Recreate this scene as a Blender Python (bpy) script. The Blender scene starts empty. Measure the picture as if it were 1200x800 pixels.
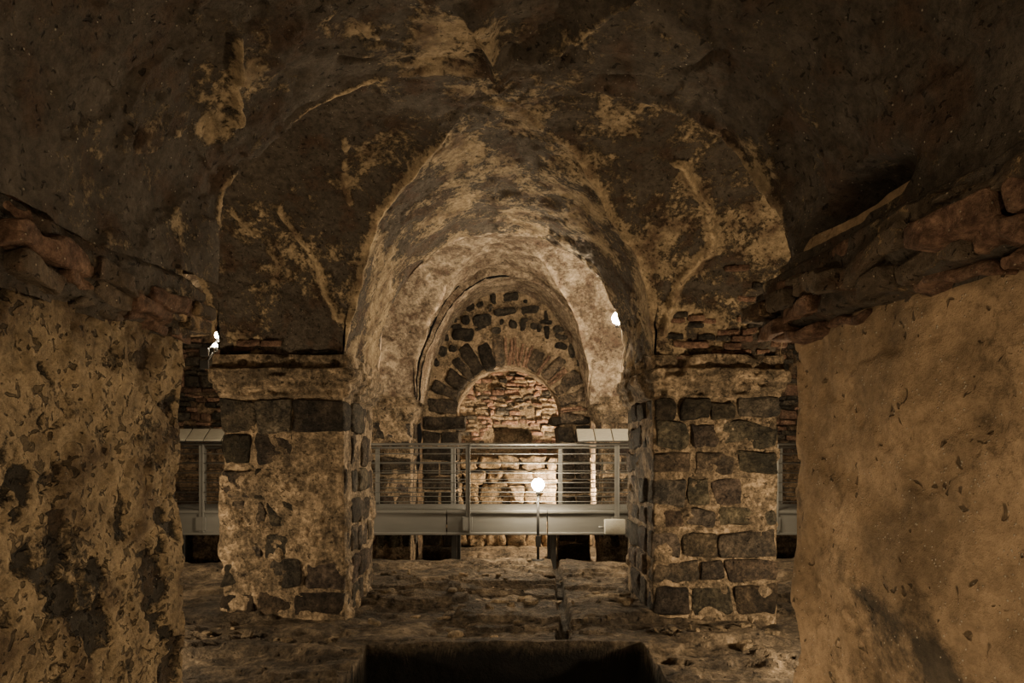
import bpy, math, random
import numpy as np
random.seed(7)
H=1.58
# ---------------------------------------------------------------- noise
def _h(ix,iy,iz,seed):
    n=(ix.astype(np.int64)*374761393+iy.astype(np.int64)*668265263+iz.astype(np.int64)*2147483647+seed*1274126177)&0xffffffff
    n=((n^(n>>13))*1274126177)&0xffffffff
    n=((n^(n>>16))*2246822519)&0xffffffff
    n=n^(n>>15)
    return (n&0xffffff)/float(0xffffff)*2-1
def vnoise(P,seed=0):
    F=np.floor(P); f=P-F; f=f*f*f*(f*(f*6-15)+10)
    I=F.astype(np.int64); x,y,z=I[...,0],I[...,1],I[...,2]
    fx,fy,fz=f[...,0],f[...,1],f[...,2]
    def L(a,b,t): return a+(b-a)*t
    c=lambda a,b,d:_h(x+a,y+b,z+d,seed)
    return L(L(L(c(0,0,0),c(1,0,0),fx),L(c(0,1,0),c(1,1,0),fx),fy),
             L(L(c(0,0,1),c(1,0,1),fx),L(c(0,1,1),c(1,1,1),fx),fy),fz)
def fbm(P,scale,octv=4,seed=0,gain=.5):
    P=np.asarray(P,float)*scale; a=1.;s=0.;t=0.
    for o in range(octv):
        s=s+a*vnoise(P+o*17.3,seed+o*13); t+=a; a*=gain; P=P*2.03
    return s/t*1.5
def vec(P,scale,amp,octv=3,seed=0):
    return np.stack([fbm(P,scale,octv,seed+k*101) for k in range(3)],-1)*amp
def sstep(a,b,x):
    t=np.clip((x-a)/(b-a),0,1); return t*t*(3-2*t)
# ---------------------------------------------------------------- mesh builder
class MB:
    def __init__(s): s.v=[];s.f=[];s.m=[];s.p=[];s.t=[];s.n=0
    def grid(s,P,mat=0,patch=0.,tint=(1,1,1)):
        nu,nv=P.shape[:2]; idx=np.arange(nu*nv).reshape(nu,nv)+s.n
        F=np.stack([idx[:-1,:-1],idx[1:,:-1],idx[1:,1:],idx[:-1,1:]],-1).reshape(-1,4)
        if isinstance(tint,np.ndarray): tint=tint.reshape(-1,1)*np.ones((1,3))
        s._add(P.reshape(-1,3),F,mat,patch,tint)
    def _add(s,V,F,mat,patch,tint):
        k=len(V)
        s.v.append(V); s.f.append(F); s.m.append(np.full(len(F),mat,int))
        s.p.append(np.broadcast_to(np.asarray(patch,float).reshape(-1) if np.ndim(patch) else np.full(k,patch,float),(k,)))
        t=np.ones((k,4)); t[:,:3]=tint; s.t.append(t); s.n+=k
    def rbox(s,c,size,r=.02,rough=.0,seed=0,mat=0,tint=(1,1,1),R=None,q=(-1,-.86,-.4,.1,.5,.86,1),nsc=9,patch=0.):
        h=np.array(size)/2.; r=min(r,h.min()*.9); q=np.array(q)
        A,B=np.meshgrid(q,q,indexing='ij'); one=np.ones_like(A); G=[]
        for ax in range(3):
            for sg in (-1,1):
                comp=[None]*3; comp[ax]=one*sg; comp[(ax+1)%3]=A; comp[(ax+2)%3]=B*sg
                G.append(np.stack(comp,-1)*h)
        P=np.stack(G,0)
        C=np.clip(P,-(h-r),h-r); D=P-C; L=np.linalg.norm(D,axis=-1,keepdims=True)
        P=C+D/np.maximum(L,1e-9)*r
        if R is not None: P=P@np.array(R).T
        P=P+np.array(c)
        if rough>0: P=P+vec(P+seed*3.7,nsc,rough,2,5)+vec(P+seed*3.7,nsc*.35,rough*1.2,1,9)
        for k in range(6): s.grid(P[k],mat,patch,tint)
    def tube(s,a,b,r,mat=0,n=10,tint=(1,1,1)):
        a=np.array(a,float);b=np.array(b,float);d=b-a;L=np.linalg.norm(d);d/=L
        u=np.cross(d,[0,0,1]) if abs(d[2])<.9 else np.cross(d,[1,0,0]); u/=np.linalg.norm(u); w=np.cross(d,u)
        th=np.linspace(0,2*np.pi,n+1)
        ring=np.cos(th)[:,None]*u+np.sin(th)[:,None]*w
        P=np.stack([a+ring*1e-4,a+ring*r,b+ring*r,b+ring*1e-4],0)
        s.grid(P,mat,0,tint)
    def sphere(s,c,r,mat=0,n=16,sc=(1,1,1)):
        th=np.linspace(0,np.pi,n);ph=np.linspace(0,2*np.pi,n*2)
        T,Q=np.meshgrid(th,ph,indexing='ij')
        s.grid(np.stack([np.sin(T)*np.cos(Q)*sc[0],np.sin(T)*np.sin(Q)*sc[1],np.cos(T)*sc[2]],-1)*r+np.array(c),mat)
    def obj(s,name,mats,parent=None,smooth=True):
        V=np.concatenate(s.v);F=np.concatenate(s.f);M=np.concatenate(s.m)
        me=bpy.data.meshes.new(name)
        me.vertices.add(len(V)); me.vertices.foreach_set('co',V.astype(np.float32).ravel())
        me.loops.add(F.size); me.loops.foreach_set('vertex_index',F.astype(np.int32).ravel())
        me.polygons.add(len(F)); me.polygons.foreach_set('loop_start',np.arange(0,F.size,4,dtype=np.int32))
        me.polygons.foreach_set('material_index',M.astype(np.int32))
        me.update(calc_edges=True)
        a=me.attributes.new('patch','FLOAT','POINT'); a.data.foreach_set('value',np.concatenate(s.p).astype(np.float32))
        a=me.attributes.new('tint','FLOAT_COLOR','POINT'); a.data.foreach_set('color',np.concatenate(s.t).astype(np.float32).ravel())
        me.validate()
        me.polygons.foreach_set('use_smooth',np.full(len(me.polygons),smooth))
        for m in mats: me.materials.append(m)
        o=bpy.data.objects.new(name,me); bpy.context.scene.collection.objects.link(o)
        if parent: o.parent=parent
        return o
# ---------------------------------------------------------------- materials
def rock(name,dark,light,scale=2.,thr=.5,w=.06,bump=.5,pit=0.,pitscale=22,speck=0.,rough=.85,hue=None,fine=20,spec=.25,finelo=.5,finehi=1.4,rim=0.,frag=.2):
    m=bpy.data.materials.new(name); m.use_nodes=True; N=m.node_tree.nodes; L=m.node_tree.links; N.clear()
    out=N.new('ShaderNodeOutputMaterial'); b=N.new('ShaderNodeBsdfPrincipled'); L.new(b.outputs[0],out.inputs[0])
    b.inputs['Roughness'].default_value=rough; b.inputs['Specular IOR Level'].default_value=spec
    tc=N.new('ShaderNodeTexCoord'); co=tc.outputs['Object']
    def noise(sc,det=8,ro=.6,dist=0.):
        n=N.new('ShaderNodeTexNoise'); n.inputs['Scale'].default_value=sc;n.inputs['Detail'].default_value=det
        n.inputs['Roughness'].default_value=ro;n.inputs['Distortion'].default_value=dist;L.new(co,n.inputs['Vector']);return n.outputs[0]
    def mr(v,a,bb,c=0,d=1):
        n=N.new('ShaderNodeMapRange');n.inputs[1].default_value=a;n.inputs[2].default_value=bb;n.inputs[3].default_value=c;n.inputs[4].default_value=d
        L.new(v,n.inputs[0]);return n.outputs[0]
    def mt(op,a,bb):
        n=N.new('ShaderNodeMath');n.operation=op
        for i,x in enumerate((a,bb)):
            if isinstance(x,(int,float)): n.inputs[i].default_value=x
            else: L.new(x,n.inputs[i])
        return n.outputs[0]
    def mix(f,a,bb,bt='MIX'):
        n=N.new('ShaderNodeMix');n.data_type='RGBA';n.blend_type=bt
        for i,x in ((0,f),(6,a),(7,bb)):
            if isinstance(x,(int,float)): n.inputs[i].default_value=x
            elif isinstance(x,tuple): n.inputs[i].default_value=(*x,1)
            else: L.new(x,n.inputs[i])
        return n.outputs[2]
    pa=N.new('ShaderNodeAttribute');pa.attribute_name='patch'
    ti=N.new('ShaderNodeAttribute');ti.attribute_name='tint'
    nA=noise(scale,7,.68,.4)
    nB=noise(fine,6,.78)
    nAp=mt('ADD',mt('ADD',nA,pa.outputs['Fac']),mr(nB,.3,.7,-frag/2,frag/2))
    f=mr(nAp,thr-w,thr+w)
    col=mix(f,dark,light)
    nM=noise(scale*2.3+.3,4,.6)
    if hue:
        col=mix(mt('MULTIPLY',mr(nM,.52,.66),.6),col,hue)
    val=mt('MULTIPLY',mr(nB,.34,.66,finelo,finehi),mr(nM,.3,.7,1.4,.5))
    hgt=mt('ADD',mt('ADD',mt('MULTIPLY',nB,.8),mt('MULTIPLY',f,.35)),mt('MULTIPLY',nM,.7))
    if rim>0:
        rm=mr(mt('ABSOLUTE',mt('SUBTRACT',nAp,thr),0.),0,.012,1,0)
        col=mix(mt('MULTIPLY',rm,rim),col,tuple(min(1,c*1.35) for c in light))
    if pit>0:
        nP=noise(pitscale,2,.5,.6)
        g=mr(nA,.3,.7,.0,.05)
        pm=mr(mt('SUBTRACT',nP,g),.66-.05*pit,.70-.05*pit)
        val=mt('MULTIPLY',val,mr(pm,0,1,1,.35))
        hgt=mt('SUBTRACT',hgt,mt('MULTIPLY',pm,.8))
    cb=N.new('ShaderNodeCombineXYZ')
    for i in range(3): L.new(val,cb.inputs[i])
    col=mix(1.,col,cb.outputs[0],'MULTIPLY')
    if speck>0:
        v=N.new('ShaderNodeTexVoronoi');v.inputs['Scale'].default_value=55;L.new(co,v.inputs['Vector'])
        sp=N.new('ShaderNodeSeparateColor');L.new(v.outputs['Color'],sp.inputs[0])
        sm=mt('MULTIPLY',mr(v.outputs['Distance'],.14,.24,1,0),mr(sp.outputs[0],1-speck,1-speck+.05))
        col=mix(mt('MULTIPLY',sm,.75),col,(.55,.48,.38))
        hgt=mt('ADD',hgt,mt('MULTIPLY',sm,.5))
    col=mix(1.,col,ti.outputs['Color'],'MULTIPLY')
    L.new(col,b.inputs['Base Color'])
    bp=N.new('ShaderNodeBump');bp.inputs['Strength'].default_value=bump;bp.inputs['Distance'].default_value=.045
    L.new(hgt,bp.inputs['Height']);L.new(bp.outputs[0],b.inputs['Normal'])
    return m
def metal(name,c,r=.45,me=.6):
    m=bpy.data.materials.new(name);m.use_nodes=True;N=m.node_tree.nodes;b=N['Principled BSDF']
    n=N.new('ShaderNodeTexNoise');n.inputs['Scale'].default_value=14
    cr=N.new('ShaderNodeValToRGB');cr.color_ramp.elements[0].color=(*[x*.6 for x in c],1);cr.color_ramp.elements[1].color=(*c,1)
    m.node_tree.links.new(n.outputs[0],cr.inputs[0]);m.node_tree.links.new(cr.outputs[0],b.inputs['Base Color'])
    b.inputs['Roughness'].default_value=r;b.inputs['Metallic'].default_value=me;return m
def glow(name,c,s):
    m=bpy.data.materials.new(name);m.use_nodes=True;b=m.node_tree.nodes['Principled BSDF']
    b.inputs['Base Color'].default_value=(1,1,1,1)
    b.inputs['Emission Color'].default_value=(*c,1);b.inputs['Emission Strength'].default_value=s;return m
M_vault=rock('vault_plaster',(.088,.072,.057),(.31,.235,.15),1.7,.59,.035,1.,pit=.7,pitscale=34,speck=.12,hue=(.18,.105,.07),rim=.12,fine=22,frag=.2)
M_vault2=rock('pale_plaster',(.20,.15,.11),(.46,.37,.275),2.2,.5,.1,.9,pit=.3,hue=(.27,.165,.12),frag=.2)
M_pierL=rock('pitted_plaster',(.06,.051,.041),(.33,.245,.15),1.9,.43,.045,1.1,pit=1.9,pitscale=24,speck=.08,hue=(.21,.13,.075),frag=.2,fine=24)
M_pierR=rock('smooth_plaster',(.085,.068,.05),(.32,.225,.14),1.1,.40,.12,.7,pit=.3,pitscale=16,speck=.3,finelo=.68,finehi=1.25)
M_mortar=rock('mortar',(.12,.092,.064),(.34,.255,.17),4,.47,.1,.9,pit=.8,fine=28)
M_basalt=rock('basalt_block',(.038,.035,.032),(.11,.092,.073),5,.5,.12,1.,pit=.8,pitscale=40,fine=26)
M_brick=rock('old_brick',(.15,.085,.065),(.29,.185,.135),7,.5,.15,.8,fine=30,speck=.15)
M_floor=rock('earth_floor',(.055,.043,.032),(.19,.145,.10),1.6,.50,.12,1.2,pit=.4,speck=.05,rough=.85,spec=.25,fine=12)
M_wall=rock('rubble_wall',(.06,.045,.035),(.2,.14,.09),3,.5,.1,.9,pit=1)
M_steel=metal('galvanised_steel',(.18,.18,.17),.5,.3)
M_dsteel=metal('dark_steel',(.07,.07,.07),.5,.6)
M_panel=metal('panel_face',(.45,.44,.38),.5,0.)
WARM=(1.,.77,.48)
M_bulb=glow('bulb_glow',(1.,.81,.54),620)
M_bulbw=glow('bulb_glow_wall',(1.,.81,.54),1600)
M_bulb2=glow('bulb_glow_small',(1.,.81,.54),450)
# ---------------------------------------------------------------- ceiling
CX,AX=-.06,1.455
cols=[(-4.165,1.455),(CX,AX),(4.055,1.455)]
ZS=2.4
patches=[((-.33,2.95,3.3),.40,.19),((-.05,2.8,3.35),.22,.14),((-1.0,2.75,3.1),.10,.22),((-1.15,2.7,3.2),.09,.2),((-1.25,2.9,2.95),.10,.2),
 ((-.65,2.7,3.3),.14,.18),((.2,3.0,3.3),.3,.10),
 ((-2.1,5.6,3.8),1.,-.02),((-2.0,6.1,3.3),.5,.07),((2.1,6.1,3.4),.6,.08),((-2.0,4.8,4.1),1.2,-.2),((1.7,5.2,4.),.8,-.05)]
def se(th,n): return np.sign(np.sin(th))*np.abs(np.sin(th))**(2/n), np.abs(np.cos(th))**(2/n)
def arris(t0,t1,k):
    th=np.radians(np.linspace(t0,t1,k));u,h=se(th,2.8)
    return [(CX+.01+(AX-.1)*a,3.18,ZS-.05+.98*b) for a,b in zip(u,h)]
ridges=[
 ([(1.34,5.56,3.98),(1.55,5.7,3.89),(1.75,5.87,3.77),(1.83,6.05,3.6),(1.80,6.19,3.42),(1.70,6.3,3.24),(1.58,6.37,3.08),(1.50,6.44,2.86),(1.48,6.48,2.65)],.038,.085,.45),
 ([(-1.25,5.35,4.08),(-1.27,5.6,3.95),(-1.33,5.9,3.74),(-1.36,6.0,3.65)],.028,.045,.3),
 ([(-1.72,5.72,3.88),(-1.88,5.9,3.75),(-1.88,6.05,3.6),(-1.75,6.25,3.33),(-1.68,6.4,3.0),(-1.5,6.47,2.7)],.026,.05,.2),
 ([(-2.4,5.9,3.75),(-2.2,6.1,3.54),(-2.1,6.25,3.33),(-2.15,6.35,3.13)],.03,.035,.12),
 ([(-1.36,3.1,2.62),(-1.3,3.05,2.85),(-1.18,2.9,3.05),(-1.05,2.65,3.18),(-1.0,2.45,3.25)],.022,.065,.22),
 ([(1.25,3.12,2.62),(1.22,3.05,2.85),(1.15,2.9,3.0),(1.08,2.6,3.12),(1.0,2.4,3.2)],.028,.08,.16),
 ([(0.0,3.2,3.33),(-.02,2.95,3.33),(-.1,2.6,3.33)],.035,.08,.1),
 ([(0.0,3.1,3.33),(.3,2.8,3.33),(.5,2.55,3.3)],.035,.08,.1),
 ([(-.2,3.1,3.33),(-.6,2.98,3.28),(-.95,2.9,3.15),(-1.25,2.75,2.9)],.02,-.05,-.2),
 ([(-1.36,2.6,2.6),(-1.33,2.5,2.9),(-1.25,2.45,3.1),(-1.2,2.3,3.2)],.016,-.05,-.3),
 ([(.45,3.1,3.3),(.75,2.95,3.2),(.9,2.7,3.2)],.02,-.04,-.2),
 (arris(-80,-8,26),.022,.02,.26),
 (arris(-8,80,30),.022,.02,.12),
]
def segd(P,a,b):
    a=np.array(a);b=np.array(b);d=b-a;t=np.clip(((P-a)@d)/(d@d),0,1);return np.linalg.norm(P-a-t[...,None]*d,axis=-1)
def features(P):
    pt=np.zeros(P.shape[:2]); off=np.zeros(P.shape[:2]); tn=np.ones(P.shape[:2])
    W=P+vec(P,6,.03,2,77)
    for ri,(pts,r,h,bi) in enumerate(ridges):
        lo=np.min(pts,0)-.3;hi=np.max(pts,0)+.3
        if (P.reshape(-1,3).max(0)<lo).any() or (P.reshape(-1,3).min(0)>hi).any(): continue
        WW=P if ri>=11 else W
        d=np.min([segd(WW,pts[i],pts[i+1]) for i in range(len(pts)-1)],0)
        g=np.exp(-(d/r)**2)
        if ri>=11: g=g*sstep(-.5,.3,fbm(P,4,3,140))
        off+=h*g; pt+=bi*g
        if bi>=.2: tn+=.5*g
    for c,r,a in patches:
        d=np.linalg.norm(P-np.array(c),axis=-1); pt+=a*(1-sstep(r*.5,r*1.1,d))
    d=np.linalg.norm((P-np.array((1.38,2.62,2.50)))/np.array((1,2.2,.6)),axis=-1); off-=.2*(1-sstep(.08,.24,d)); tn*=1-.6*(1-sstep(.1,.26,d))  # hollow above the right cornice, its shade also painted in as darker tint
    return pt,off,tn
def vdisp(P,amp=1.): return vec(P,.9,.05*amp,2,3)+vec(P,3.5,.026*amp,3,15)
def finish(mb,P,mat=0,bias=0.,amp=1.,ctr=None,flake=.016,edge=None,fade=1.):
    du=np.gradient(P,axis=0);dv=np.gradient(P,axis=1);Nn=np.cross(du,dv)
    Nn/=np.maximum(np.linalg.norm(Nn,axis=-1,keepdims=True),1e-9)
    c=np.array(ctr if ctr else (CX,P[...,1].mean(),1.6)); sg=np.sign(np.sum((c-P)*Nn,-1,keepdims=True)); Nn=Nn*sg
    pt,off,tn=features(P)
    fl=fbm(P,1.5,4,31); fl2=fbm(P,4,4,41)
    off=off+flake*sstep(.05,.09,fl)-flake*.8*sstep(.2,.24,fl2)+.006*fbm(P,14,3,51)
    P2=P+vdisp(P,amp)
    if edge is not None:
        off=off*sstep(0,.05,edge)
        C=c-P; C/=np.linalg.norm(C,axis=-1,keepdims=True)
        wv=.6+.4*fbm(P,3,2,44)
        P2=P2+C*(.07*wv*fade*np.exp(-(edge/.045)**2))[...,None]
        side=np.where(P[...,0]<CX,1.,.5)
        tn=tn*(1+1.0*side*fade*np.exp(-(edge/.04)**2)*sstep(-.5,.3,fbm(P,2.5,3,46)))
    P2=P2+Nn*off[...,None]
    mb.grid(P2,mat,pt+bias+.05*(fl>.08)-.04*(fl2>.23),tn)
def bandA(mb,cx,a,y0,y1,zs,r,n,res,**k):
    th=np.linspace(-np.pi/2,np.pi/2,int(3.4*max(a,r)/res)); ys=np.linspace(y0,y1,max(3,int((y1-y0)/res)))
    T,Y=np.meshgrid(th,ys,indexing='ij');u,h=se(T,n)
    finish(mb,np.stack([cx+a*u,Y,zs+r*h],-1),ctr=(cx,(y0+y1)/2,2.),**k)
def bandB(mb,cy,b,x0,x1,zs,r,n,res,**k):
    th=np.linspace(-np.pi/2,np.pi/2,int(3.4*max(b,r)/res)); xs=np.linspace(x0,x1,max(3,int((x1-x0)/res)))
    T,X=np.meshgrid(th,xs,indexing='ij');u,h=se(T,n)
    finish(mb,np.stack([X,cy+b*u,zs+r*h],-1),ctr=((x0+x1)/2,cy,2.),**k)
def bay(mb,cx,a,cy,b,zs,r,res,biasA=0.,biasB=0.,mat=0):
    # groin vault: each web belongs to one of two crossing barrels, limited by the diagonal groins
    th=np.linspace(-np.pi/2,np.pi/2,int(3.2*r/res)); s=np.linspace(0,1,int(max(a,b)/res))**1.5
    T,S=np.meshgrid(th,s,indexing='ij');v=np.sin(T);h=np.cos(T);u=np.abs(v)+(1-np.abs(v))*S
    fd=sstep(.2,.55,np.abs(v)); e=(u-np.abs(v))*a; eg=.35*np.exp(-(e/.05)**2)*fd
    for sg in (-1,1):
        finish(mb,np.stack([cx+a*v,cy+sg*b*u,zs+r*h],-1),mat=mat,bias=biasA+eg,ctr=(cx,cy,2.),edge=e,fade=fd)
        finish(mb,np.stack([cx+sg*a*u,cy+b*v,zs+r*h],-1),mat=mat,bias=biasB+eg,ctr=(cx,cy,2.),edge=e,fade=fd)
def ring(mb,cx,y,a1,r1,n1,a2,r2,n2,zs,res=.03,toward=-1,**k):
    th=np.linspace(-np.pi/2,np.pi/2,150); s=np.linspace(0,1,24)
    T,S=np.meshgrid(th,s,indexing='ij');u1,h1=se(T,n1);u2,h2=se(T,n2)
    finish(mb,np.stack([cx+a1*u1*(1-S)+a2*u2*S,np.full_like(T,y),zs+(r1*h1*(1-S)+r2*h2*S)],-1),ctr=(cx,y+toward*3,2.),**k)
ce=MB()
rows=[(-.1,1.4,1.45,0),(4.85,1.65,1.75,0),(9.6,1.7,2.2,1)]
for ci,(cx,a) in enumerate(cols):
    for ri,(cy,b,r,mt_) in enumerate(rows):
        res=.02 if (ci==1 and ri>0) else .06
        bay(ce,cx,a,cy,b,ZS,r,res,biasA=(.07 if ri==1 else 0),biasB=(.01 if ri==1 else 0),mat=mt_)
    if ci==1:
        bandA(ce,cx+.01,a-.1,1.3,3.2,ZS-.05,.98,2.8,.012,amp=1.,bias=-.04)
        ring(ce,cx,3.2,a-.09,.93,2.8,a,1.75,2,ZS,toward=1)
        ring(ce,cx,1.3,a-.09,.93,2.8,a,1.45,2,ZS,toward=-1)
    else:
        bandA(ce,cx,a,1.3,3.2,ZS,1.75,2,.06); ring(ce,cx,1.3,a,1.45,2,a,1.75,2,ZS)
    bandA(ce,cx,a,6.5,7.9,ZS,1.75,2,.02 if ci==1 else .06,bias=.07)
    ring(ce,cx,7.9,a,1.75,2,a,2.2,2,ZS,toward=1)
for (x0,x1) in ((-2.71,-1.515),(1.395,2.6)):
    for ri,(cy,b,r,mt_) in enumerate(rows):
        bandB(ce,cy,b,x0,x1,ZS,r,2,.02 if ri==1 else .04,mat=mt_,bias=(.01 if x0<0 else .04))
bandA(ce,.03,1.44,11.3,12.35,ZS,2.08,2,.025,mat=1,amp=.6)
ring(ce,.0,11.3,1.44,2.08,2,1.47,2.25,2,ZS,toward=-1,mat=1)
bandA(ce,.1,1.7,13.,15.2,2.3,1.6,2,.05,mat=1)
# exposed brick courses at the springing of the cross vault
rd=random.Random(12)
def brick_rows(x0,x1,z0,z1,prob,tb):
    z=z0
    while z<z1:
        hh=rd.uniform(.055,.075); x=x0+rd.uniform(0,.1)
        while x<x1:
            w=rd.uniform(.14,.26)
            hn=(z+hh/2-ZS)/1.75
            if rd.random()<prob:
                u=math.sqrt(max(0,1-hn*hn)); p=np.array([x+w/2,4.85+1.65*u,z+hh/2]); p=p+vdisp(p[None,None])[0,0]
                b=rd.uniform(.7,1.3)*tb
                ce.rbox((p[0],p[1]+.045-rd.uniform(0,.02),p[2]),(w-.014,.12,hh-.014),.012,.008,seed=rd.randint(0,999),mat=2 if rd.random()<.7 else 3,tint=(b,b*.97,b*.92),q=(-1,-.8,0,.8,1))
            x+=w
        z+=hh
brick_rows(1.5,2.58,2.42,2.86,.65,1.)
brick_rows(2.0,2.58,2.86,3.3,.25,1.)
brick_rows(-2.65,-1.7,2.42,2.55,.4,.8)
ceiling=ce.obj('ceiling',[M_vault,M_vault2,M_brick,M_basalt])
# ---------------------------------------------------------------- piers
def pier_surface(mb,x0,x1,y0,y1,z0,z1,res,disp,mat=0,rc=.035,splay=0,amp=1.,pf=None):
    per=[]
    def lin(a,b): return np.linspace(a,b,max(4,int(abs(b-a)/res)),endpoint=False)
    for x in lin(x0,x1): per.append((x,y0))
    for y in lin(y0,y1): per.append((x1,y))
    for x in lin(x1,x0): per.append((x,y1))
    for y in lin(y1,y0): per.append((x0,y))
    per.append(per[0]); per=np.array(per)
    C=np.clip(per,[x0+rc,y0+rc],[x1-rc,y1-rc]);D=per-C;Ln=np.linalg.norm(D,axis=1,keepdims=True);N2=D/np.maximum(Ln,1e-9);per=C+N2*rc
    zs=np.linspace(z0,z1,int((z1-z0)/res))
    P=np.zeros((len(per),len(zs),3));P[...,0]=per[:,0,None];P[...,1]=per[:,1,None];P[...,2]=zs
    N=np.zeros_like(P);N[...,0]=N2[:,0,None];N[...,1]=N2[:,1,None]
    if splay: P[...,0]+=splay*(y1-P[...,1])
    d=disp(P,N)
    pt=pf(P) if pf else 0.
    P=P+N*d[...,None]+vec(P,3,.014*amp,3,61)
    mb.grid(P,mat,pt)
def courses(mb,x0,x1,y0,y1,rws,wr,depth,seed,mat=1,skip=0.,prot=(.0,.026),gap=.024,rr=.035,rough=.016,dk=1.):
    rd=random.Random(seed)
    def split(a,b):
        xs=[a]
        while b-xs[-1]>wr[1]*1.25: xs.append(xs[-1]+rd.uniform(*wr))
        xs.append(b); return xs
    for (za,zb) in rws:
        for (axis,c0,c1,face,sg) in (('x',x0,x1,y0,-1),('x',x0,x1,y1,1),('y',y0+depth,y1-depth,x0,-1),('y',y0+depth,y1-depth,x1,1)):
            s=split(c0,c1)
            for i in range(len(s)-1):
                if rd.random()<skip: continue
                w=s[i+1]-s[i]-gap; m=(s[i]+s[i+1])/2; p=rd.uniform(*prot); zz=(za+zb)/2+rd.uniform(-.012,.012); hh=zb-za-gap-rd.uniform(0,.03)
                b=rd.uniform(.6,1.7)*dk; t=(b*rd.uniform(.98,1.2),b,b*rd.uniform(.82,1.0))
                if axis=='x': c=(m,face-sg*(depth/2-p),zz); sz=(w,depth,hh)
                else: c=(face-sg*(depth/2-p),m,zz); sz=(depth,w,hh)
                mb.rbox(c,sz,rr,rough,seed=rd.randint(0,999),mat=mat,tint=t)
def cornprof(z,zb=2.1,o=(.04,.085,.13)):
    return o[0]*sstep(zb,zb+.012,z)+(o[1]-o[0])*sstep(zb+.075,zb+.09,z)+(o[2]-o[1])*sstep(zb+.15,zb+.162,z)-.05*sstep(zb+.265,zb+.285,z)
def dispL(P,N):
    z=P[...,2]; n=fbm(P,3,4,71); pm=sstep(.5,.62,z)*(1-sstep(1.34,1.44,z)); pm=pm*(N[...,0]<.5)
    d=-.018+.010*fbm(P,9,3,72)+.044*pm*sstep(-.45,-.2,n)+.03*sstep(.4,.55,n)*(z<1.4)
    d=d+.02*(1-sstep(.5,.6,z))*sstep(.0,.2,n)
    return np.where(z>2.1,cornprof(z)+.016*fbm(P,7,3,73)-.04*sstep(.25,.5,fbm(P,5,2,79)),d)
def dispR(P,N):
    z=P[...,2]; n=fbm(P,3.3,4,81); 
    d=-.014+.012*fbm(P,9,3,82)+.03*sstep(.5,.7,n)
    return np.where(z>2.1,cornprof(z,2.1,(.04,.07,.11))+.022*fbm(P,7,3,83)-.05*sstep(.15,.5,fbm(P,5,2,89)),d)
def pf_corn(P): return np.where(P[...,2]>2.1,-.02,0.)
for (x0,x1,dp,rws,wr,sd,nm) in ((-2.71,-1.52,dispL,[(0.,.27),(.27,.56),(.56,.85),(.85,1.14),(1.14,1.43),(1.43,1.76),(1.76,2.1)],(.28,.44),3,'stone_pillar'),
                     (1.40,2.61,dispR,[(0,.33),(.33,.56),(.56,.84),(.84,1.06),(1.06,1.36),(1.36,1.60),(1.60,1.88),(1.88,2.1)],(.22,.46),5,'stone_pillar')):
    mb=MB(); pier_surface(mb,x0,x1,6.5,7.9,-.08,2.5,.015,dp,pf=pf_corn)
    courses(mb,x0+.005,x1-.005,6.505,7.895,rws,wr,.3,sd,skip=.03,dk=(.75 if x0<0 else .85))
    mb.obj(nm,[M_mortar,M_basalt])
for i,(x0,x1) in enumerate(((-2.75,-1.55),(1.6,2.7))):
    mb=MB(); pier_surface(mb,x0,x1,11.3,12.2,-.5,2.5,.03,dispR,pf=pf_corn)
    courses(mb,x0+.005,x1-.005,11.305,12.195,[(.0+.3*k,.3+.3*k) for k in range(7)],(.22,.4),.3,11+i)
    mb.obj('stone_pillar',[M_mortar,M_basalt])
def dispNL(P,N):
    n=fbm(P,2.2,4,91); k=fbm(P,9,3,92)
    return .015*n+.007*k-.02*sstep(.25,.33,fbm(P,5.5,4,93))-.014*sstep(.28,.36,fbm(P,14,3,94))+.012*sstep(.0,.06,fbm(P,1.3,4,111))
def dispNR(P,N):
    return .02*fbm(P,1.6,3,95)+.006*fbm(P,9,3,96)-.012*sstep(.35,.45,fbm(P,6,3,97))
def pfNL(P):
    return .105-.18*sstep(.22,.34,fbm(P,5.5,4,93))-.09*np.exp(-(segd(P,(-1.5,3.1,1.5),(-1.5,2.6,1.1))/.25)**2)
def pfNR(P):
    d=segd(P+vec(P,3,.10,3,98),(1.35,3.1,1.35),(1.45,2.1,.85))
    return .12-.20*np.exp(-(d/.06)**2)*(1+.8*fbm(P,6,3,99))-.16*sstep(.2,.5,fbm(P,2.1,3,98))
def cornice_bricks(mb,xf,sg,y0,y1,seed,prots,zs_,splay,redp=.6):
    rd=random.Random(seed)
    for (za,zb),pr in zip(zs_,prots):
        y=y1+pr
        while y>y0-.1:
            w=rd.uniform(.2,.42)
            p=pr+rd.uniform(-.015,.012)
            xx=xf+sg*splay*(y1-y+w/2)
            xin=xx-sg*p; xo=xx+sg*.35
            b=rd.uniform(.6,.95); red=rd.random()<redp
            mb.rbox(((xin+xo)/2,y-w/2,(za+zb)/2+rd.uniform(-.006,.006)),(abs(xo-xin),w-.006,zb-za-.004),.014,.021,seed=rd.randint(0,999),mat=2 if red else 1,tint=(b,b*.95,b*.88) if red else (b*1.8,b*1.65,b*1.5),nsc=9,q=(-1,-.94,-.8,-.6,-.4,-.2,0,.2,.4,.6,.8,.94,1),patch=.02)
            y-=w
        x=xf-sg*pr
        for k in range(5):
            b=rd.uniform(.5,1.); mb.rbox((x+sg*(.13+.25*k),y1-.1+pr,(za+zb)/2),(.245,.2,zb-za-.01),.018,.01,seed=k,mat=1,tint=(b,b*.9,b*.8))
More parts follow.
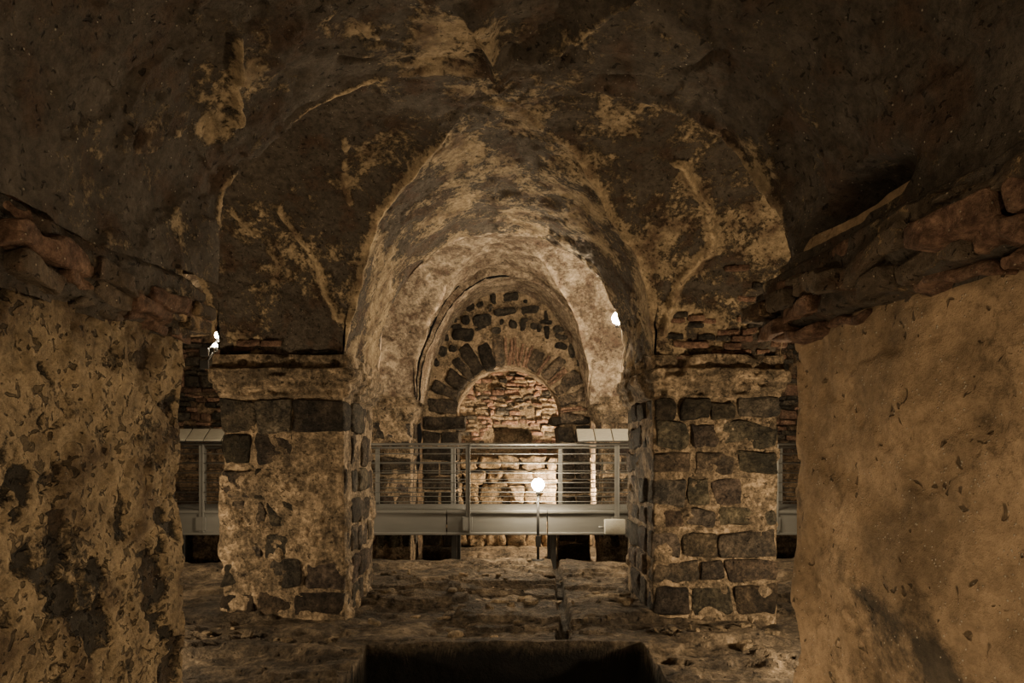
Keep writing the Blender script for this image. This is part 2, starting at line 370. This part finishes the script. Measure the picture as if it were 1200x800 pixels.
def dcl(o):
    def f(P,N):
        z=P[...,2]; return o*sstep(2.11,2.14,z)+.035*sstep(2.2,2.23,z)-.06*sstep(2.35,2.38,z)+.035*fbm(P,4,4,120)+.01*fbm(P,12,3,121)
    return f
mb=MB(); pier_surface(mb,-2.75,-1.51,1.25,3.2,-.08,2.5,.013,dispNL,splay=-.06,pf=pfNL,amp=1.2)
pier_surface(mb,-2.75,-1.51,1.3,3.2,2.09,2.46,.014,dcl(.045),splay=-.06,mat=1)
cornice_bricks(mb,-1.51,-1,1.3,3.2,21,(.04,.085,.115,.08),((2.10,2.14),(2.14,2.21),(2.21,2.28),(2.28,2.34)),.06,redp=.65)
mb.obj('plastered_pier',[M_pierL,M_vault,M_brick,M_basalt])
mb=MB(); pier_surface(mb,1.33,2.65,1.25,3.15,-.08,2.5,.013,dispNR,splay=.06,pf=pfNR,amp=1.5)
pier_surface(mb,1.33,2.65,1.25,3.15,2.09,2.42,.014,dcl(.09),splay=.06,mat=1)
cornice_bricks(mb,1.33,1,1.3,3.15,23,(.06,.12,.17,.14),((2.09,2.13),(2.13,2.20),(2.20,2.28),(2.28,2.34)),.06,redp=.4)
mb.obj('plastered_pier',[M_pierR,M_vault,M_brick,M_basalt])
# ---------------------------------------------------------------- far arch wall
fw=MB()
def curve(cx,a,zs,r,n=2,nj=30,na=90,z0=-.5):
    z=np.linspace(z0,zs,nj,endpoint=False);th=np.linspace(-np.pi/2,np.pi/2,na);u,h=se(th,n)
    L=np.stack([np.full(nj,cx-a),z],-1);A=np.stack([cx+a*u,zs+r*h],-1);Rr=np.stack([np.full(nj,cx+a),z[::-1]],-1)
    return np.concatenate([L,A,Rr])
ci_=curve(.06,.95,2.2,.93);co_=curve(.03,1.52,2.4,2.16)
S=np.linspace(0,1,36)[None,:,None];Q=ci_[:,None]*(1-S)+co_[:,None]*S
P=np.stack([Q[...,0],np.full(Q.shape[:2],12.32),Q[...,1]],-1); P=P+vec(P,5,.03,3,5); fw.grid(P,0,.08)
ys=np.linspace(12.32,13.05,24)
P=np.stack([np.repeat(ci_[:,0:1],24,1),np.repeat(ys[None],len(ci_),0),np.repeat(ci_[:,1:2],24,1)],-1);P=P+vec(P,5,.03,3,5);fw.grid(P,0,0.)
rd=random.Random(5)
th=-86.
while th<86:
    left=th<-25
    stone=(rd.random()<(.8 if left else .5)) and not (-12<th<14)
    wdeg=rd.uniform(9,14) if stone else rd.uniform(2.8,3.8)
    t=math.radians(th+wdeg/2); Lr=rd.uniform(.42,.6) if stone else rd.uniform(.36,.5)
    rad=.95+Lr/2; c=(.06+math.sin(t)*rad,12.38,2.2+math.cos(t)*rad)
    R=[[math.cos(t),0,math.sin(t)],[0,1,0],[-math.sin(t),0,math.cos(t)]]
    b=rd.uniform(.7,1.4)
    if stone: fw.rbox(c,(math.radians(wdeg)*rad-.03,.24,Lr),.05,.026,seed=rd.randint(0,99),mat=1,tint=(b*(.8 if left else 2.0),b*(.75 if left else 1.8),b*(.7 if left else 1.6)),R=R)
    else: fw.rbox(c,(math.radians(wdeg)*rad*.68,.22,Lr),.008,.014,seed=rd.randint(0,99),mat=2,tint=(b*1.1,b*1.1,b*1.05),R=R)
    th+=wdeg
pl=[]
tries=0
while tries<3500:
    tries+=1
    x=rd.uniform(-1.4,1.45);z=rd.uniform(2.3,4.45);w=rd.uniform(.1,.42);h=rd.uniform(.09,.27)
    if tries>1500: w*=.6;h*=.7
    if math.hypot(x-.06,z-2.2)<1.52+h*.4+.03: continue
    e=((abs(x-.03)+w/2)/1.46)**2+((z+h/2-2.4)/2.08)**2
    if e>1.05: continue
    if any(abs(x-a)<(w+c)/2+.012 and abs(z-b_)<(h+d)/2+.012 for a,b_,c,d in pl): continue
    pl.append((x,z,w,h)); b=rd.uniform(.45,1.1)
    fw.rbox((x,12.35,z),(w,.24,h),.07,.028,seed=rd.randint(0,99),mat=1,tint=(b*1.0,b,b*.98))
for sx in (-1,1):
    z=-.4;k=0
    while z<2.2:
        h=rd.uniform(.26,.36); h=min(h,2.24-z)
        xin=.06+sx*(.93-rd.uniform(0,.04)-(.14 if z+h>2.15 else 0)); xo=.03+sx*1.5
        if k%2: 
            xm=xin+(xo-xin)*rd.uniform(.45,.6)
            parts=[(xin,xm-sx*.01),(xm+sx*.01,xo)]
        else: parts=[(xin,xo)]
        for a,b_ in parts:
            b=rd.uniform(.5,1.); fw.rbox(((a+b_)/2,12.6,z+h/2),(abs(b_-a),.66,h-.025),.035,.014,seed=rd.randint(0,99),mat=1,tint=(b,b*.95,b*.9))
        z+=h;k+=1
fw.obj('wall_arched_doorway',[M_mortar,M_basalt,M_brick])
# chamber back wall
bw=MB()
X,Z=np.meshgrid(np.linspace(-1.8,2.1,120),np.linspace(-.5,4.1,140),indexing='ij')
hx=(np.abs(X-.12+.05*np.sin(Z*9))<.40)&(np.abs(Z-1.9+.1*(X-.12))<.24)
P=np.stack([X,np.where(hx,15.9,15.06),Z],-1);P=P+vec(P,4,.03,3,6);bw.grid(P,0,.05)
z=1.5
while z<3.9:
    x=-1.7+rd.uniform(-.1,0);h=rd.uniform(.07,.11) if rd.random()<.75 else rd.uniform(.13,.2)
    while x<2.:
        w=rd.uniform(.12,.34)
        if not(abs(x+w/2-.12)<.38+w/2 and abs(z+h/2-1.9)<.24+h*.4) and rd.random()>.14:
            b=rd.uniform(.7,1.5);s_=rd.random()<.2
            bw.rbox((x+w/2,15.07+rd.uniform(-.03,.04),z+h/2),(w-.016,.16,h-.012),.03,.02,seed=rd.randint(0,99),mat=1 if s_ else (2 if rd.random()<.6 else 0),tint=(b*1.4,b*1.4,b*1.4),q=(-1,-.8,0,.8,1))
        x+=w
    z+=h
for k,(za,zb,yf) in enumerate(((-.4,.5,14.1),(.5,.92,14.2),(.92,1.2,14.3),(1.2,1.5,14.38))):
    x=-1.7
    while x<2.:
        w=rd.uniform(.3,.62);b=rd.uniform(.8,1.4)
        bw.rbox((x+w/2,(yf+15.)/2+rd.uniform(-.04,.04),(za+zb)/2+rd.uniform(-.015,.015)),(w-.01,15.-yf,zb-za-.012),.06,.032,seed=k*7+int(x*9),mat=0,tint=(b*1.1,b*1.05,b*.95),q=(-1,-.9,-.6,-.3,0,.3,.6,.9,1)); x+=w
bw.obj('wall_back',[M_mortar,M_basalt,M_brick])
def wallgrid(name,fn,nu,nv):
    U,V=np.meshgrid(np.linspace(0,1,nu),np.linspace(0,1,nv),indexing='ij');P=fn(U,V);P=P+vec(P,2,.05,4,8)
    m=MB();m.grid(P,0,0.);return m
def wallobj(name,fn,nu,nv): return wallgrid(name,fn,nu,nv).obj(name,[M_wall])
wallobj('wall_left',lambda u,v:np.stack([-5.62+0*u,-1.5+14*u,-.6+5.4*v],-1),280,110)
wallobj('wall_right',lambda u,v:np.stack([5.51+0*u,-1.5+14*u,-.6+5.4*v],-1),280,110)
wallobj('wall_front',lambda u,v:np.stack([-5.7+11.3*u,-1.5+0*u,-.6+4.8*v],-1),200,90)
for nm,x0,sd in (('wall_far_left',-5.7,31),('wall_far_right',2.65,32)):
    m=wallgrid(nm,lambda u,v:np.stack([x0+3.0*u,11.5+0*u,-.6+5.4*v],-1),100,120)
    r2=random.Random(sd);z=1.7
    while z<3.6:
        h=r2.uniform(.07,.1) if r2.random()<.7 else r2.uniform(.14,.22);x=x0+.1
        while x<x0+2.8:
            w=r2.uniform(.16,.34);b=r2.uniform(.35,.95)
            if r2.random()<.8: m.rbox((x+w/2,11.5,z+h/2),(w-.016,.16,h-.014),.025,.014,seed=r2.randint(0,99),mat=1 if r2.random()<.5 else 2,tint=(b*1.1,b*1.1,b*1.05),q=(-1,-.8,0,.8,1))
            x+=w
        z+=h
    m.obj(nm,[M_wall,M_brick,M_basalt])
wallobj('wall_chamber_left',lambda u,v:np.stack([-1.62+0*u,13.+2.3*u,-.6+3.4*v],-1),50,60)
wallobj('wall_chamber_right',lambda u,v:np.stack([1.8+0*u,13.+2.3*u,-.6+3.4*v],-1),50,60)
# ---------------------------------------------------------------- floor
def nonuni(a,b,segs):
    out=[a]
    for e,r in segs:
        n=max(2,int((e-out[-1])/r)); out+=list(np.linspace(out[-1],e,n+1)[1:])
    return np.array(out)
fx=nonuni(-5.8,5.7,[(-3,.08),(-1.2,.018),(-1.05,.004),(1.05,.018),(1.2,.004),(3,.018),(5.7,.08)]);fy=nonuni(-1.7,15.5,[(4.6,.08),(5.5,.02),(5.68,.003),(10.3,.016),(15.5,.08)])
def pits(X,Y,P):
    wob=.025*fbm(P,3,4,206)
    a=(sstep(-1.14,-1.12,X+wob)*(1-sstep(1.10,1.12,X+wob)))*(1-sstep(5.58,5.61,Y+wob))*sstep(3.7,3.76,Y)
    b=(sstep(-.62,-.59,X+wob)*(1-sstep(.42,.45,X+wob)))*(1-sstep(5.33,5.36,Y+wob))*sstep(3.9,3.95,Y)
    gx=.50+(Y-5.6)*.056+.03*fbm(P,2,2,204)
    g=(1-sstep(.035,.06,np.abs(X-gx)))*(Y>5.66)*(Y<10)
    return a,b,g,wob
def floor_h(X,Y):
    P=np.stack([X,Y,0*X],-1)
    z=.04*fbm(P,.9,3,201)+.03*np.abs(fbm(P*np.array([1,1.8,1]),2.2,4,202))+.012*fbm(P,9,4,203)
    st=fbm(P*np.array([.6,1.6,1]),1.8,4,205); z+=.04*(sstep(.1,.13,st)+sstep(-.25,-.21,st))-.05
    a,b,g,wob=pits(X,Y,P)
    k=np.exp(-((Y-5.7)/.22)**2)*(np.abs(X)<1.4)
    z=z*(1-.8*k)+.02*k
    z-=.14*g
    z-=a*.75; z-=b*.25
    z-=.4*sstep(9.98,10.06,Y+wob*1.5)
    return z
X,Y=np.meshgrid(fx,fy,indexing='ij');PP=np.stack([X,Y,0*X],-1)
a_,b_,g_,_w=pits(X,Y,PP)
# near-black tint paints shade into the sunken pit; the gutter is also darker
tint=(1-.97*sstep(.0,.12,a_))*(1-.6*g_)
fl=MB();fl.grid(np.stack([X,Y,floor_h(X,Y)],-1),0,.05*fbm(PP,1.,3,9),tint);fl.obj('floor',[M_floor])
rb=MB()
for i in range(140):
    if i<7: x,y=[(-.05,7.15),(.1,7.3),(.25,7.1),(-.2,7.3),(1.12,7.7),(1.2,7.2),(1.0,7.4)][i]; s=rd.uniform(.2,.34)
    elif i<9: x,y=[(1.95,5.55),(2.1,5.4)][i-7];s=.13
    else: x,y=rd.uniform(-2.8,2.6),rd.uniform(5.8,9.7); s=rd.uniform(.025,.13)
    if (x<-1.3 or x>1.3) and 6.1<y<8.2: y=5.9
    a=rd.uniform(0,3.14);R=[[math.cos(a),-math.sin(a),0],[math.sin(a),math.cos(a),0],[0,0,1]]
    hz=rd.uniform(.02,.05)*(1.3 if i<9 else 1);z=float(floor_h(np.array([x]),np.array([y]))[0]);b=rd.uniform(1.1,2.3) if i>8 else 2.6
    rb.rbox((x,y,z+hz*.45),(s,s*rd.uniform(.4,.8),hz),.012,.02,seed=i,tint=(b,b*.98,b*.9),R=R)
rb.obj('stone_rubble',[M_floor])
# ---------------------------------------------------------------- walkway
wk=MB()
Y0,Y1,ZD=10.05,11.15,.74
x=-5.3
for i in range(7):
    wk.rbox((x+.74,Y0,ZD-.19),(1.46,.05,.36),.006,0,mat=0,q=(-1,-.9,0,.9,1))
    wk.rbox((x+.74,Y0-.03,ZD-.03),(1.47,.06,.05),.006,0,mat=0,q=(-1,-.9,0,.9,1))
    wk.rbox((x+.74,Y0-.03,ZD-.35),(1.47,.06,.04),.006,0,mat=0,q=(-1,-.9,0,.9,1))
    wk.rbox((x+.74,Y1,ZD-.1),(1.46,.04,.2),.006,0,mat=0,q=(-1,-.9,0,.9,1))
    wk.rbox((x+.03,(Y0+Y1)/2,ZD-.12),(.06,Y1-Y0,.14),.006,0,mat=0,q=(-1,-.9,0,.9,1))
    for yy in (Y0+.12,Y1-.1): wk.rbox((x+.1,yy,.07),(.08,.08,.98),.006,0,mat=1,q=(-1,-.9,0,.9,1))
    x+=1.48
yy=Y0+.04
while yy<Y1:
    wk.rbox((-.12,yy,ZD-.015),(10.3,.012,.03),.002,0,mat=0,q=(-1,0,1)); yy+=.05
xx=-5.2
while xx<5.0:
    wk.rbox((xx,(Y0+Y1)/2,ZD-.02),(.008,Y1-Y0,.02),.002,0,mat=0,q=(-1,0,1)); xx+=.1
def rail(yr,posts,x0,x1,top=1.70):
    wk.tube((x0,yr,top),(x1,yr,top),.02,0)
    for k in range(6): wk.tube((x0,yr,ZD+.12+.14*k),(x1,yr,ZD+.12+.14*k),.007,0,8)
    for p in posts:
        wk.rbox((p,yr,(ZD-.33+top)/2),(.06,.016,top-ZD+.33),.004,0,mat=0,q=(-1,0,1))
        wk.rbox((p+.035,yr,(ZD-.33+top)/2),(.012,.06,top-ZD+.33),.004,0,mat=0,q=(-1,0,1))
        wk.rbox((p,yr,ZD-.2),(.14,.05,.2),.006,0,mat=0,q=(-1,0,1))
rail(Y0-.06,(-4.45,-2.73,-.55,1.63,3.95),-5.3,5.05)
rail(Y1+.05,(-4.95,-2.1,-.86,.9,2.9,4.5),-5.3,5.05,1.66)
wk.obj('metal_walkway',[M_steel,M_dsteel])
bx=MB(); bx.rbox((1.58,9.86,.51),(.30,.10,.22),.02,0,q=(-1,-.9,0,.9,1)); bx.tube((1.42,9.86,.5),(1.36,9.9,.5),.015,1)
bx.obj('junction_box',[M_panel,M_steel])
for (x0,n) in ((1.05,3),(-4.9,4)):
    ip=MB();a=math.radians(35);R=[[1,0,0],[0,math.cos(a),-math.sin(a)],[0,math.sin(a),math.cos(a)]]
    for k in range(n):
        ip.rbox((x0+.13+.26*k,10.02,1.84),(.245,.30,.016),.004,0,R=R,q=(-1,-.95,0,.95,1))
        ip.rbox((x0+.13+.26*k,10.03,1.825),(.255,.32,.012),.004,0,mat=1,R=R,q=(-1,-.95,0,.95,1))
        ip.tube((x0+.13+.26*k,9.99,1.82),(x0+.13+.26*k,9.99,1.725),.014,1)
    ip.obj('information_panel',[M_panel,M_dsteel])
# ---------------------------------------------------------------- lamps
def point(parent,loc,w,r=.1,c=WARM,name='light'):
    l=bpy.data.lights.new(name,'POINT');l.energy=w;l.color=c;l.shadow_soft_size=r
    o=bpy.data.objects.new(name,l);o.location=loc;bpy.context.scene.collection.objects.link(o);o.parent=parent
def standing_lamp(x,y,z,glowmat,r,zf=None):
    zf=float(floor_h(np.array([x]),np.array([y]))[0]) if zf is None else zf
    m=MB();m.tube((x,y,zf-.02),(x,y,z-r-.03),.02,1);m.tube((x,y,z-r-.05),(x,y,z-r+.012),.034,1)
    m.tube((x,y,zf-.02),(x,y,zf+.02),.09,1);m.rbox((x,y-.03,zf+.28),(.08,.05,.16),.008,0,mat=1,q=(-1,0,1))
    m.sphere((x,y,z),r,0); return m.obj('standing_lamp',[glowmat,M_dsteel])
standing_lamp(.47,9.76,1.12,M_bulb,.09)
def wall_lamp(c,anchor,r,gm):
    m=MB();m.tube(anchor,(c[0],c[1],c[2]-r-.02),.012,1);m.tube((c[0],c[1],c[2]-r-.04),(c[0],c[1],c[2]-r+.01),.03,1);m.sphere(c,r,0)
    m.rbox(anchor,(.1,.04,.1),.008,0,mat=1,q=(-1,0,1)); return m.obj('wall_lamp',[gm,M_dsteel])
wall_lamp((1.36,8.25,3.2),(1.42,7.95,3.1),.07,M_bulbw)
wall_lamp((-3.42,8.15,2.98),(-3.5,7.95,2.75),.045,M_bulb2)
wall_lamp((-3.42,8.05,2.84),(-3.5,7.95,2.6),.03,M_bulb2)
def unseen_flood(x,y,z,w,r=.12,c=WARM,zf=None):  # unseen lamp: stand and point light kept out of view, lighting the stonework
    zf=float(floor_h(np.array([x]),np.array([y]))[0]) if zf is None else zf
    m=MB();m.tube((x,y,zf-.02),(x,y,z-.14),.014,0);m.tube((x,y,zf-.02),(x,y,zf+.02),.1,0);m.tube((x,y,z-.16),(x,y,z-.11),.05,0)
    o=m.obj('unseen_lamp',[M_dsteel]);point(o,(x,y,z),w,r,c)
unseen_flood(-.1,-.9,2.1,82,.1)
unseen_flood(.1,.9,.5,40,.06)  # added uplight for the near vault and cornice undersides
unseen_flood(1.4,13.65,1.0,640,.08,zf=-.42)
unseen_flood(2.9,4.6,.6,290,.08)
unseen_flood(-3.6,5.0,.6,200,.08)
unseen_flood(.3,2.6,.22,28,.06)  # added low lamp to brighten the vault, below the frame
unseen_flood(-3.2,9.0,1.,70,.1)
unseen_flood(3.2,9.0,1.5,100,.1)
# ---------------------------------------------------------------- world, camera
w=bpy.data.worlds.new('world');bpy.context.scene.world=w;w.use_nodes=True
w.node_tree.nodes['Background'].inputs[0].default_value=(.01,.008,.006,1)
cam=bpy.data.cameras.new('camera');co=bpy.data.objects.new('camera',cam);bpy.context.scene.collection.objects.link(co)
co.location=(0,0,H);co.rotation_euler=(math.radians(90),0,0);cam.lens=24;cam.sensor_width=36;cam.shift_x=8/1200;cam.shift_y=130/1200;cam.clip_start=.05
bpy.context.scene.camera=co
